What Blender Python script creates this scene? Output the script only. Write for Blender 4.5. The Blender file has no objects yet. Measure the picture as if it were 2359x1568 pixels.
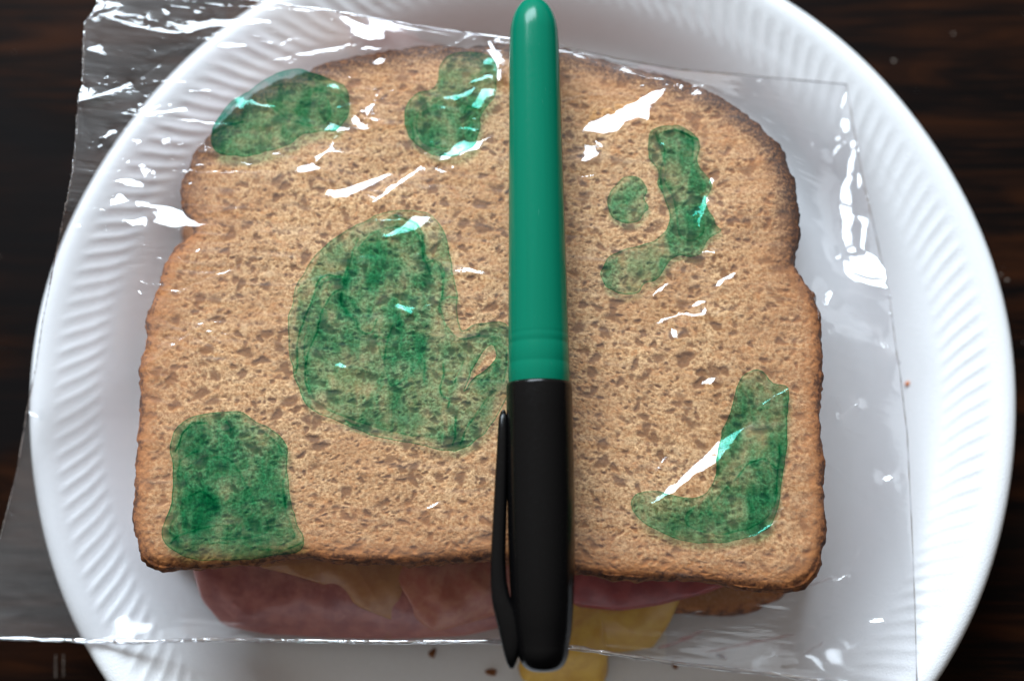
import bpy, math, random
import numpy as np
from mathutils import Matrix, Vector
rng = np.random.default_rng(7); random.seed(7)
S = 0.001                                   # the scene is measured in millimetres below, stored in metres
scn = bpy.context.scene
C = scn.collection

# ------------------------------------------------------------------ camera
FOC = 49.0; PITCH = 0.196; ROLL = -0.155
PW, PH = 2359.0, 1568.0
def rz(a): return np.array([[math.cos(a), -math.sin(a), 0], [math.sin(a), math.cos(a), 0], [0, 0, 1]])
def rx(a): return np.array([[1, 0, 0], [0, math.cos(a), -math.sin(a)], [0, math.sin(a), math.cos(a)]])
RC = rz(-ROLL) @ rx(PITCH) @ rz(ROLL)
CAM = rz(-ROLL) @ np.array([0.196, -52.127, 332.5])
cd = bpy.data.cameras.new('camera'); cam = bpy.data.objects.new('camera', cd); C.objects.link(cam)
m4 = Matrix.Identity(4)
for i in range(3):
    for j in range(3): m4[i][j] = RC[i, j]
    m4[i][3] = CAM[i] * S
cam.matrix_world = m4
cd.lens = FOC; cd.sensor_width = 36; cd.clip_start = 0.01; cd.clip_end = 50
cd.dof.use_dof = True; cd.dof.focus_distance = 0.291; cd.dof.aperture_fstop = 5.2
scn.camera = cam

# ------------------------------------------------------------------ light
w = bpy.data.worlds.new('World'); scn.world = w; w.use_nodes = True
# the dim room: its walls and ceiling are lighter towards the window than behind the viewer
_t = w.node_tree; _bg = _t.nodes['Background']
_tc = _t.nodes.new('ShaderNodeTexCoord'); _dp = _t.nodes.new('ShaderNodeVectorMath'); _dp.operation = 'DOT_PRODUCT'
_dp.inputs[1].default_value = (-0.25, 0.75, 0.61); _t.links.new(_tc.outputs['Generated'], _dp.inputs[0])
_mr = _t.nodes.new('ShaderNodeMapRange'); _mr.inputs[1].default_value = -0.15; _mr.inputs[2].default_value = 1.0
_mr.inputs[3].default_value = 0.03; _mr.inputs[4].default_value = 0.50; _t.links.new(_dp.outputs['Value'], _mr.inputs[0])
_t.links.new(_mr.outputs[0], _bg.inputs[1]); _bg.inputs[0].default_value = (1.0, 0.93, 0.85, 1)
LDIR = np.array([-0.20, 0.74, 0.61]); LDIR /= np.linalg.norm(LDIR)
LPOS = LDIR * 1200
def area(name, pos, size, sy, power, col, target=(0, 0, 30)):
    l = bpy.data.lights.new(name, 'AREA'); l.shape = 'RECTANGLE'; l.size = size; l.size_y = sy
    l.energy = power; l.color = col
    o = bpy.data.objects.new(name, l); C.objects.link(o)
    o.location = Vector(pos) * S
    o.rotation_euler = (Vector(target) - Vector(pos)).to_track_quat('-Z', 'Y').to_euler()
    return o
area('window_light', LPOS, 0.85, 0.46, 27.5, (0.77, 0.89, 1.0))
scn.view_settings.view_transform = 'Standard'; scn.view_settings.look = 'None'
scn.view_settings.exposure = 0.10; scn.view_settings.gamma = 1.0
scn.render.engine = 'CYCLES'
scn.cycles.transparent_max_bounces = 24

# ------------------------------------------------------------------ projection helpers (full-view pixels <-> millimetres)
def at(px, py, z):
    px = np.asarray(px, float); py = np.asarray(py, float); z = np.asarray(z, float)
    x = (px - PW/2)/PW*36/FOC; y = -(py - PH/2)/PW*36/FOC
    d = np.stack([x, y, -np.ones_like(x)], -1) @ RC.T
    t = (z - CAM[2])/d[..., 2]
    return CAM[0] + t*d[..., 0], CAM[1] + t*d[..., 1]
def project(x, y, z):
    p = np.stack([x - CAM[0], y - CAM[1], z - CAM[2]], -1) @ RC
    return PW/2 + p[..., 0]/-p[..., 2]*FOC/36*PW, PH/2 - p[..., 1]/-p[..., 2]*FOC/36*PW
ORI = dict(A=(0, 0), B=(1350, 0), C=(2696, 0), D=(0, 900), E=(1350, 900), F=(2696, 900), G=(0, 1793), H=(1350, 1793), I=(2696, 1793))
def cz(k, pts):
    ox, oy = ORI[k]
    return [(ox*.5759 + p[0]*.3418, oy*.5759 + p[1]*.3418) for p in pts]

# ------------------------------------------------------------------ noise helpers
def smooth_up(g, shape):
    """bicubic-ish resample of a small random grid g to shape"""
    def ax(n, m):
        t = np.linspace(0, n - 1.001, m); i = t.astype(int); f = t - i; f = f*f*(3 - 2*f); return i, f
    i, fi = ax(g.shape[0], shape[0]); j, fj = ax(g.shape[1], shape[1])
    a = g[i][:, j]; b = g[i + 1][:, j]; c = g[i][:, j + 1]; d = g[i + 1][:, j + 1]
    fi = fi[:, None]; fj = fj[None]
    return (a*(1 - fi) + b*fi)*(1 - fj) + (c*(1 - fi) + d*fi)*fj
def noise2(shape, cells_i, cells_j, octaves=3, gain=.5):
    out = np.zeros(shape); amp = 1
    for o in range(octaves):
        out += amp*smooth_up(rng.standard_normal((int(cells_i*2**o) + 3, int(cells_j*2**o) + 3)), shape); amp *= gain
    return out
def noise1(n, cells, closed=True):
    g = rng.standard_normal(cells); t = np.arange(n)*cells/n; i = t.astype(int) % cells; f = t - np.floor(t); f = f*f*(3 - 2*f)
    return g[i]*(1 - f) + g[(i + 1) % cells]*f
def blur(a, r, n=3):
    for _ in range(n):
        for ax in (0, 1):
            p = np.pad(a, [(r + 1, r) if k == ax else (0, 0) for k in (0, 1)], mode='edge')
            c = np.cumsum(p, axis=ax)
            a = (np.take(c, range(2*r + 1, c.shape[ax]), axis=ax) - np.take(c, range(0, c.shape[ax] - 2*r - 1), axis=ax))/(2*r + 1)
    return a
def inside(px, py, poly):
    poly = np.asarray(poly, float); res = np.zeros(px.shape, bool)
    x0, y0 = poly.min(0); x1, y1 = poly.max(0)
    idx = np.nonzero((px >= x0) & (px <= x1) & (py >= y0) & (py <= y1))
    if len(idx[0]) == 0: return res
    X = px[idx]; Y = py[idx]; r = np.zeros(X.shape, bool)
    for k in range(len(poly)):
        ax_, ay = poly[k]; bx, by = poly[(k + 1) % len(poly)]
        if ay == by: continue
        r ^= ((ay > Y) != (by > Y)) & (X < (bx - ax_)*(Y - ay)/(by - ay) + ax_)
    res[idx] = r
    return res
def polydist(X, Y, poly, closed=True):
    poly = np.asarray(poly, float); d = np.full(X.shape, 1e9); n = len(poly)
    for k in range(n if closed else n - 1):
        a = poly[k]; b = poly[(k + 1) % n]; e = b - a; L = e @ e + 1e-9
        t = np.clip(((X - a[0])*e[0] + (Y - a[1])*e[1])/L, 0, 1)
        d = np.minimum(d, np.hypot(X - a[0] - t*e[0], Y - a[1] - t*e[1]))
    return d
def resample(poly, n, closed=True, sm=0):
    p = np.asarray(poly, float)
    if closed: p = np.vstack([p, p[:1]])
    s = np.r_[0, np.cumsum(np.hypot(*np.diff(p, axis=0).T))]
    t = np.linspace(0, s[-1], n + 1)[:-1] if closed else np.linspace(0, s[-1], n)
    q = np.stack([np.interp(t, s, p[:, k]) for k in range(p.shape[1])], 1)
    for _ in range(sm):
        if closed: q = (np.roll(q, 1, 0) + 2*q + np.roll(q, -1, 0))/4
        else: q[1:-1] = (q[:-2] + 2*q[1:-1] + q[2:])/4
    return q

# ------------------------------------------------------------------ object helpers
def link(o, parent=None):
    C.objects.link(o)
    if parent: o.parent = parent
    return o
def thing(name, label, cat, group=None, loc=(0, 0, 0)):
    o = bpy.data.objects.new(name, None); o.location = Vector(loc)*S; o.empty_display_size = .01
    o['label'] = label; o['category'] = cat
    if group: o['group'] = group
    return link(o)
def tag(o, label, cat, group=None):
    o['label'] = label; o['category'] = cat
    if group: o['group'] = group
    return o
def mesh(name, V, quads, mat, parent=None, attrs=None, smooth=True, origin=(0, 0, 0), tris=None):
    """V in world millimetres; origin = where the parent thing stands"""
    V = (np.asarray(V, float) - np.asarray(origin))*S
    me = bpy.data.meshes.new(name)
    loops = []; totals = []
    q = np.asarray(quads, np.int32).reshape(-1, 4) if quads is not None and len(quads) else np.zeros((0, 4), np.int32)
    t = np.asarray(tris, np.int32).reshape(-1, 3) if tris is not None and len(tris) else np.zeros((0, 3), np.int32)
    lv = np.r_[q.ravel(), t.ravel()]
    tot = np.r_[np.full(len(q), 4), np.full(len(t), 3)].astype(np.int32)
    st = np.r_[0, np.cumsum(tot)[:-1]].astype(np.int32)
    me.vertices.add(len(V)); me.vertices.foreach_set('co', V.astype(np.float32).ravel())
    me.loops.add(len(lv)); me.loops.foreach_set('vertex_index', lv.astype(np.int32))
    me.polygons.add(len(tot)); me.polygons.foreach_set('loop_start', st); me.polygons.foreach_set('loop_total', tot)
    me.polygons.foreach_set('use_smooth', np.full(len(tot), smooth))
    me.update(calc_edges=True)
    for k, a in (attrs or {}).items():
        at_ = me.attributes.new(k, 'FLOAT', 'POINT'); at_.data.foreach_set('value', np.asarray(a, np.float32).ravel())
    me.materials.append(mat)
    return link(bpy.data.objects.new(name, me), parent)
def grid_quads(n, m, closed=False, base=0):
    i = np.arange(n - 1)[:, None]; j = np.arange(m if closed else m - 1)[None]
    j2 = (j + 1) % m
    return np.stack([i*m + j, i*m + j2, (i + 1)*m + j2, (i + 1)*m + j], -1).reshape(-1, 4) + base
def compact(V, quads, attrs=None):
    used = np.unique(quads); mp = np.zeros(len(V), np.int64); mp[used] = np.arange(len(used))
    return V[used], mp[quads], {k: np.asarray(a).ravel()[used] for k, a in (attrs or {}).items()}

# ------------------------------------------------------------------ material helpers
class NT:
    def __init__(s, name):
        s.m = bpy.data.materials.new(name); s.m.use_nodes = True; s.t = s.m.node_tree; s.t.nodes.clear()
        s.out = s.n('ShaderNodeOutputMaterial')
    def n(s, kind, **kw):
        nd = s.t.nodes.new(kind)
        for k, v in kw.items():
            if k.startswith('i_'):
                key = k[2:]; key = int(key) if key.isdigit() else key.replace('_', ' ')
                if hasattr(v, 'links') or isinstance(v, bpy.types.NodeSocket): s.t.links.new(v, nd.inputs[key])
                else: nd.inputs[key].default_value = v
            else: setattr(nd, k, v)
        return nd
    def l(s, a, b): s.t.links.new(a, b)
    def coords(s, scale=(1, 1, 1), rot=(0, 0, 0)):
        tc = s.n('ShaderNodeTexCoord'); mp = s.n('ShaderNodeMapping')
        mp.inputs['Scale'].default_value = [v*1000 for v in scale]; mp.inputs['Rotation'].default_value = rot
        s.l(tc.outputs['Object'], mp.inputs['Vector']); return mp.outputs['Vector']
    def noise(s, vec, scale, detail=4, rough=.55, dist=0):
        return s.n('ShaderNodeTexNoise', i_Vector=vec, i_Scale=scale, i_Detail=detail, i_Roughness=rough, i_Distortion=dist).outputs['Fac']
    def math(s, op, a, b=None, clamp=False):
        nd = s.n('ShaderNodeMath', operation=op, use_clamp=clamp)
        for k, v in ((0, a), (1, b)):
            if v is None: continue
            if isinstance(v, bpy.types.NodeSocket): s.l(v, nd.inputs[k])
            else: nd.inputs[k].default_value = v
        return nd.outputs[0]
    def ss(s, v, lo, hi, a=0., b=1.):
        nd = s.n('ShaderNodeMapRange', interpolation_type='SMOOTHSTEP')
        s.l(v, nd.inputs[0]); nd.inputs[1].default_value = lo; nd.inputs[2].default_value = hi
        nd.inputs[3].default_value = a; nd.inputs[4].default_value = b; return nd.outputs[0]
    def mix(s, f, a, b):
        nd = s.n('ShaderNodeMix', data_type='RGBA')
        for k, v in ((0, f), (6, a), (7, b)):
            if isinstance(v, bpy.types.NodeSocket): s.l(v, nd.inputs[k])
            else: nd.inputs[k].default_value = v if k == 0 else (*v, 1)
        return nd.outputs[2]
    def attr(s, name): return s.n('ShaderNodeAttribute', attribute_name=name).outputs['Fac']
    def bump(s, h, strength, dist_mm, normal=None):
        nd = s.n('ShaderNodeBump', i_Height=h); nd.inputs['Strength'].default_value = strength; nd.inputs['Distance'].default_value = dist_mm*S
        if normal: s.l(normal, nd.inputs['Normal'])
        return nd.outputs[0]
    def pbr(s, col, rough, normal=None, **kw):
        b = s.n('ShaderNodeBsdfPrincipled')
        if isinstance(col, bpy.types.NodeSocket): s.l(col, b.inputs['Base Color'])
        else: b.inputs['Base Color'].default_value = (*col, 1)
        if isinstance(rough, bpy.types.NodeSocket): s.l(rough, b.inputs['Roughness'])
        else: b.inputs['Roughness'].default_value = rough
        if normal: s.l(normal, b.inputs['Normal'])
        for k, v in kw.items(): b.inputs[k.replace('_', ' ')].default_value = v
        s.l(b.outputs[0], s.out.inputs[0]); return b

def mat_wood():
    t = NT('dark_stained_wood'); v = t.coords((.012, .10, 1)); v2 = t.coords()
    n1 = t.noise(v, 1.0, 6, .6, 1.2); n2 = t.noise(t.coords((.03, .9, 1)), 1.0, 4, .6, .4)
    big = t.noise(t.coords((.008, .012, 1)), 1.0, 2, .5, .8)
    c = t.mix(t.ss(n1, .40, .72), (.0022, .0009, .0006), (.026, .0072, .0018))
    c = t.mix(t.ss(n2, .50, .75, 0, .6), c, (.032, .0095, .0030))
    c = t.mix(t.ss(big, .50, .60, 0, .85), c, (.004, .003, .003))
    sp = t.noise(v2, .9, 3, .7); c = t.mix(t.ss(sp, .76, .80, 0, .5), c, (.05, .04, .035))
    t.pbr(c, t.ss(n2, .3, .7, .5, .62), t.bump(n2, .25, .15), Specular_IOR_Level=.05)
    return t.m
def mat_foam():
    t = NT('white_foam'); v = t.coords()
    vo = t.n('ShaderNodeTexVoronoi', i_Vector=v, i_Scale=2.6, feature='F1').outputs['Distance']
    n = t.noise(v, .9, 4, .65); fine = t.noise(v, 5.0, 2, .6)
    h = t.math('ADD', t.math('MULTIPLY', vo, .6), t.math('MULTIPLY', fine, .6))
    c = t.mix(n, (.80, .805, .815), (.86, .865, .87))
    t.pbr(c, t.ss(fine, .35, .65, .26, .46), t.bump(h, .50, .20), Specular_IOR_Level=.55, Coat_Weight=.0)
    return t.m
def mat_bread(kind):
    t = NT('wheat_' + kind); v = t.coords(); vs = t.coords((1, 1.45, 1))
    dist = t.n('ShaderNodeTexNoise', i_Vector=vs, i_Scale=.55, i_Detail=3).outputs['Color']
    va = t.n('ShaderNodeVectorMath', operation='MULTIPLY_ADD'); t.l(dist, va.inputs[0]); va.inputs[1].default_value = (1.6, 1.6, 1.6); t.l(vs, va.inputs[2])
    vv = va.outputs[0]
    cell = t.n('ShaderNodeTexVoronoi', i_Vector=vv, i_Scale=1.15, feature='F1').outputs['Distance']
    cell2 = t.n('ShaderNodeTexVoronoi', i_Vector=vv, i_Scale=2.3, feature='F1').outputs['Distance']
    n1 = t.noise(v, .16, 4, .6); n2 = t.noise(v, 1.5, 5, .7); n3 = t.noise(v, .55, 3, .6)
    pore = t.attr('pore'); edge = t.attr('edge')
    c = t.mix(t.ss(n2, .34, .68), (.34, .150, .048), (.92, .60, .305))
    c = t.mix(t.ss(cell, .42, .12, 0, .5), c, (.40, .185, .062))
    c = t.mix(t.ss(cell2, .38, .10, 0, .3), c, (.46, .23, .082))
    c = t.mix(t.ss(n3, .58, .72, 0, .3), c, (.66, .30, .105))
    c = t.mix(t.ss(n1, .42, .62, 0, .3), c, (.50, .22, .075))
    n4 = t.noise(v, .055, 3, .55); n5 = t.noise(t.coords((1, 1, 1), (0, 0, .8)), .34, 3, .6)
    c = t.mix(t.ss(n4, .48, .66, 0, .38), c, (.44, .19, .062))
    c = t.mix(t.ss(n5, .55, .70, 0, .40), c, (.60, .235, .070))
    c = t.mix(t.ss(n5, .42, .28, 0, .35), c, (.92, .64, .36))
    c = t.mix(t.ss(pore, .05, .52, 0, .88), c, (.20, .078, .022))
    c = t.mix(t.ss(t.math('ADD', edge, t.math('MULTIPLY', t.math('SUBTRACT', n4, .5), 14.)), 20., 1., 0, .42), c, (.44, .165, .052))
    # crust creeping in from the rim
    wob = t.math('ADD', edge, t.math('MULTIPLY', t.math('SUBTRACT', n2, .5), 4.2))
    wob = t.math('ADD', wob, t.math('MULTIPLY', t.math('SUBTRACT', n3, .5), 2.2))
    cr = t.mix(t.ss(n3, .38, .62), (.11, .034, .011), (.38, .130, .038))
    tan = t.mix(t.ss(wob, .9, 4.6), (.46, .180, .055), c)
    c2 = t.mix(t.ss(wob, -.1, 1.7), cr, tan)
    top = t.math('MULTIPLY', t.attr('bake'), t.ss(n2, .66, .42, .55, 1.0))                                   # how darkly this stretch of crust was baked
    c2 = t.mix(t.math('MULTIPLY', t.ss(wob, 6.4, 1.2), top, True), c2, (.050, .016, .007))
    h = t.math('ADD', t.math('MULTIPLY', n2, 1.0), t.math('MULTIPLY', cell, .9)); h = t.math('ADD', h, t.math('MULTIPLY', cell2, .5))
    t.pbr(c2, .78, t.bump(h, .24, .42), Specular_IOR_Level=.12)
    return t.m
def mat_film(name='clear_plastic_film', base=.060, haze=.020):
    t = NT(name); v = t.coords()
    lw = t.n('ShaderNodeLayerWeight', i_Blend=.5).outputs['Facing']
    f = t.math('ADD', base, t.math('MULTIPLY', t.math('POWER', lw, 3.0), .6), True)
    gl = t.n('ShaderNodeBsdfGlossy', i_Roughness=.10); gl.inputs['Color'].default_value = (1, 1, 1, 1)
    n = t.noise(t.coords((.25, .9, 1)), .8, 3, .6); t.l(t.bump(n, .10, .25), gl.inputs['Normal'])
    tr = t.n('ShaderNodeBsdfTransparent'); tr.inputs[0].default_value = (.985, .985, .99, 1)
    di = t.n('ShaderNodeBsdfDiffuse'); di.inputs[0].default_value = (.9, .9, .95, 1)
    m0 = t.n('ShaderNodeMixShader', i_Fac=.015); t.l(tr.outputs[0], m0.inputs[1]); t.l(di.outputs[0], m0.inputs[2])
    mx = t.n('ShaderNodeMixShader'); t.l(f, mx.inputs[0]); t.l(m0.outputs[0], mx.inputs[1]); t.l(gl.outputs[0], mx.inputs[2])
    hz = t.n('ShaderNodeBsdfGlossy', i_Roughness=.50); hz.inputs['Color'].default_value = (1, 1, 1, 1)
    m3 = t.n('ShaderNodeMixShader', i_Fac=haze); t.l(mx.outputs[0], m3.inputs[1]); t.l(hz.outputs[0], m3.inputs[2])
    t.l(m3.outputs[0], t.out.inputs[0]); return t.m
def mat_seam():
    t = NT('welded_film_edge')
    gl = t.n('ShaderNodeBsdfGlossy', i_Roughness=.12); gl.inputs['Color'].default_value = (1, 1, 1, 1)
    tr = t.n('ShaderNodeBsdfTransparent'); tr.inputs[0].default_value = (.9, .9, .92, 1)
    n = t.noise(t.coords((.16, .16, 1)), 1.0, 3, .7)
    mx = t.n('ShaderNodeMixShader'); t.l(t.ss(n, .36, .62, .08, .7), mx.inputs[0]); t.l(tr.outputs[0], mx.inputs[1]); t.l(gl.outputs[0], mx.inputs[2])
    t.l(mx.outputs[0], t.out.inputs[0]); return t.m
def mat_ink():
    t = NT('green_marker_ink'); v = t.coords()
    sdf = t.attr('sdf'); coat = t.attr('coat')
    n = t.noise(v, .22, 5, .6, .5); st = t.noise(t.coords((1.2, .12, 1)), 1.0, 3, .6)
    th = t.math('MULTIPLY', coat, t.ss(n, .33, .68, .35, 1.45))
    th = t.math('MULTIPLY', th, t.ss(st, .3, .7, .8, 1.2))
    rim = t.math('MULTIPLY', t.ss(sdf, .24, .05), 2.0)
    th = t.math('MULTIPLY', t.math('ADD', th, rim), .46)
    comb = t.n('ShaderNodeCombineColor')
    for k, a in enumerate((.24, .66, .55)): t.l(t.math('POWER', a, th), comb.inputs[k])
    tr = t.n('ShaderNodeBsdfTransparent'); t.l(comb.outputs[0], tr.inputs[0])
    di = t.n('ShaderNodeBsdfDiffuse'); di.inputs[0].default_value = (.0, .30, .16, 1)
    mi = t.n('ShaderNodeMixShader', i_Fac=.05); t.l(tr.outputs[0], mi.inputs[1]); t.l(di.outputs[0], mi.inputs[2])
    cl = t.n('ShaderNodeBsdfTransparent')
    mx = t.n('ShaderNodeMixShader'); t.l(t.math('GREATER_THAN', sdf, 0.0), mx.inputs[0]); t.l(cl.outputs[0], mx.inputs[1]); t.l(mi.outputs[0], mx.inputs[2])
    t.l(mx.outputs[0], t.out.inputs[0]); return t.m
def mat_simple(name, ca, cb, scale, rough, bump=.0, bd=.3, streak=(1, 1, 1), **kw):
    t = NT(name); v = t.coords(streak); n = t.noise(v, scale, 5, .6)
    c = t.mix(t.ss(n, .35, .65), ca, cb)
    t.pbr(c, rough, t.bump(n, bump, bd) if bump else None, **kw); return t.m
def mat_barrel():
    t = NT('green_barrel_plastic'); n = t.noise(t.coords((.9, .02, .9)), 1.0, 3, .6); f = t.noise(t.coords(), 2.2, 4, .7)
    c = t.mix(n, (.0, .155, .086), (.0, .182, .104))
    sc = t.noise(t.coords((2.6, .16, 2.6), (0, 0, .03)), 1.0, 3, .7); c = t.mix(t.ss(sc, .70, .76, 0, .35), c, (.10, .34, .26))
    t.pbr(c, t.ss(f, .3, .7, .16, .26), t.bump(f, .10, .05), Specular_IOR_Level=.22); return t.m
def mat_cap():
    t = NT('black_cap_plastic'); f = t.noise(t.coords(), 1.2, 4, .7)
    t.pbr((.0030, .0028, .0030), t.ss(f, .3, .7, .17, .28), t.bump(f, .06, .05), Specular_IOR_Level=.22); return t.m
M = dict(wood=mat_wood(), foam=mat_foam(), crumb=mat_bread('crumb'), crust=mat_bread('crust'), film=mat_film(), underfilm=mat_film('clear_plastic_under_film', .04, .012), seam=mat_seam(), ink=mat_ink(),
         barrel=mat_barrel(), cap=mat_cap(),
         ham=mat_simple('pink_ham', (.33, .080, .070), (.50, .160, .125), .25, .32, .3, .5, (1, 1, 1), Specular_IOR_Level=.5),
         redham=mat_simple('red_ham_edge', (.28, .018, .022), (.40, .045, .040), .3, .35, .3, .4),
         salmon=mat_simple('salmon_ham', (.44, .105, .055), (.56, .19, .10), .3, .35, .3, .4),
         orange=mat_simple('orange_cheese', (.42, .15, .035), (.52, .22, .06), .25, .4, .3, .4),
         cheese=mat_simple('yellow_cheese', (.62, .32, .030), (.74, .44, .05), .2, .35, .15, .3),
         crumbs=mat_simple('toasted_crumb', (.16, .05, .015), (.34, .14, .05), 2.0, .8, .6, .4),
         fleck=mat_simple('orange_fleck', (.60, .17, .06), (.70, .28, .12), 2.0, .7, .4, .2),
         dust=mat_simple('pale_dust', (.12, .09, .07), (.22, .18, .15), 2.0, .9))

# ------------------------------------------------------------------ table
def build_table():
    g = np.linspace(-700, 700, 15); X, Y = np.meshgrid(g, g, indexing='ij')
    V = np.stack([X.ravel(), Y.ravel(), np.zeros(X.size)], 1)
    q = grid_quads(15, 15)[:, ::-1]
    o = mesh('table_top', V, q, M['wood'], smooth=False); o['kind'] = 'structure'
    o['label'] = 'dark brown stained wooden table with horizontal grain under the plate'
build_table()

# ------------------------------------------------------------------ plate
PROF = np.array([(0, 2.6), (60, 2.6), (78, 2.7), (82, 3.1), (85, 4.2), (88, 6.6), (91, 9.8), (94, 12.8), (96, 14.6), (98, 16.2), (102, 18.6), (106, 20.9), (108, 21.9), (110, 22.3), (111.4, 21.9), (112.1, 20.9), (112.0, 19.6)])
def plate_z(r):
    return np.where(r > 112.2, 0., np.interp(r, PROF[:, 0], PROF[:, 1]))
def build_plate():
    NA = 2040
    key = resample(PROF, 400, False, 60)
    s = np.r_[0, np.cumsum(np.hypot(*np.diff(key, axis=0).T))]
    st = np.r_[np.linspace(0, s[-1]*.58, 14)[:-1], np.linspace(s[-1]*.58, s[-1], 66)]
    rr = np.interp(st, s, key[:, 0]); zz = np.interp(st, s, key[:, 1]); rr[0] = .5
    th = np.linspace(0, 2*np.pi, NA, endpoint=False)
    R, T = np.meshgrid(rr, th, indexing='ij'); Z = np.repeat(zz[:, None], NA, 1)
    u = np.clip((R - 96.6)/(106.2 - 96.6), 0, 1)
    band = np.clip((u*(1 - u))*7, 0, 1)**.8 * (R > 96.6) * (R < 106.2)
    ph = 168*T - 13.0*(u + .03*np.sin(2*np.pi*u) + .09*np.sin(np.pi*u)) + .35*np.sin(3*T + 1) + .2*np.sin(17*T)
    sn = np.sin(ph); rib = 2.2*(.5 + .5*sn)**2.2 - .8
    amp = 1 + .25*np.sin(5*T + 2) + .12*np.sin(23*T)
    Z = Z + .125*band*rib*amp
    Z += .25*np.sin(2*T + .5)*np.clip((R - 85)/27, 0, 1) + .12*np.sin(7*T)*np.clip((R - 100)/12, 0, 1)
    R = R + .15*np.sin(9*T)*(R > 100)
    V = [np.stack([(R*np.cos(T)).ravel(), (R*np.sin(T)).ravel(), Z.ravel()], 1)]
    n0 = R.size; nr = len(rr)
    under = [(111.2, 18.6), (109.6, 19.4), (106, 18.4), (98, 13.6), (92, 7.6), (86, 1.8), (82, .35), (76, .1), (.5, .1)]
    NU = len(under)
    UR = np.array(under)
    V.append(np.stack([np.outer(UR[:, 0], np.cos(th)).ravel(), np.outer(UR[:, 0], np.sin(th)).ravel(), np.repeat(UR[:, 1], NA)], 1))
    V = np.vstack(V)
    q = grid_quads(nr + NU, NA, True)
    o = mesh('foam_plate', V, q, M['foam'])
    tag(o, 'round white foam plate with ribbed rim on the dark table', 'plate')
build_plate()

# ------------------------------------------------------------------ bread
TOPZ = 42.5
OUT = [(1077,117),(1095,104),(1154,97),(1220,99),(1290,109),(1359,128),(1461,154),(1530,172),(1580,186),(1632,205),(1690,239),(1758,290),(1799,335),(1823,403),(1832,432),(1837,470),(1839,536),
 (1832,570),(1826,600),(1830,612),(1848,638),(1872,672),(1886,712),(1891,760),(1893,800),(1888,850),(1888,900),(1886,950),(1890,1000),(1895,1050),(1897,1110),(1900,1160),(1898,1224),(1888,1293),(1878,1317),(1850,1346),(1815,1356),(1775,1356),
 (1700,1347),(1655,1338),(1584,1332),(1500,1328),(1400,1322),(1341,1315),(1250,1302),(1180,1290),(1119,1282),(1040,1288),(965,1292),(870,1290),(778,1286),(683,1276),(581,1293),(500,1300),(444,1303),(410,1301),(376,1309),(342,1300),(318,1272),(313,1238),(304,1197),(308,1146),
 (318,1053),(313,1007),(320,928),(320,843),(333,785),(337,730),(352,689),(371,648),(376,614),(403,570),(432,545),(446,533),(444,518),(430,495),(416,470),(414,445),(416,417),(437,369),(451,342),(485,301),(533,253),(581,212),(642,181),(704,161),(752,142),(806,131),(870,120),(962,106),(1017,101),(1061,107)]
OUT = np.array(OUT, float)
ox, oy = at(OUT[:, 0], OUT[:, 1], TOPZ - .6)
OUTW = np.stack([ox, oy], 1)

def pore_raster(x0, y0, nx, ny, res, count, big):
    D = np.zeros((nx, ny))
    def stamp(cx, cy, a, b, ang, dep):
        r = int(1.5*max(a, b)/res) + 2; ci = int((cx - x0)/res); cj = int((cy - y0)/res)
        i0, i1 = max(ci - r, 0), min(ci + r, nx); j0, j1 = max(cj - r, 0), min(cj + r, ny)
        if i1 <= i0 or j1 <= j0: return
        X = x0 + np.arange(i0, i1)[:, None]*res - cx; Y = y0 + np.arange(j0, j1)[None]*res - cy
        u = (X*math.cos(ang) + Y*math.sin(ang))/a; v = (-X*math.sin(ang) + Y*math.cos(ang))/b
        t = np.arctan2(v, u); rr = np.hypot(u, v)*(1 + .22*np.sin(2*t + dep*40) + .15*np.sin(3*t + dep*90) + .08*np.sin(5*t + dep*33))
        d = np.clip((1.2 - rr)/.85, 0, 1); d = d*d*(3 - 2*d)*dep
        D[i0:i1, j0:j1] = np.maximum(D[i0:i1, j0:j1], d)
    for _ in range(count):
        a = min(.22*math.exp(abs(rng.normal(0, .82))), 1.7); b = a*rng.uniform(.5, .9)
        stamp(x0 + rng.uniform(0, nx*res), y0 + rng.uniform(0, ny*res), a, b, rng.normal(-.15, .5), rng.uniform(.25, .75)*min(1, .5 + a*.5))
    for (cx, cy, a, b, ang, dep) in big: stamp(cx, cy, a, b, ang, dep)
    return D
def bilin(D, x0, y0, res, X, Y):
    u = np.clip((X - x0)/res, 0, D.shape[0] - 1.01); v = np.clip((Y - y0)/res, 0, D.shape[1] - 1.01)
    i = u.astype(int); j = v.astype(int); f = u - i; g = v - j
    return (D[i, j]*(1 - f) + D[i + 1, j]*f)*(1 - g) + (D[i, j + 1]*(1 - f) + D[i + 1, j + 1]*f)*g

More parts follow.
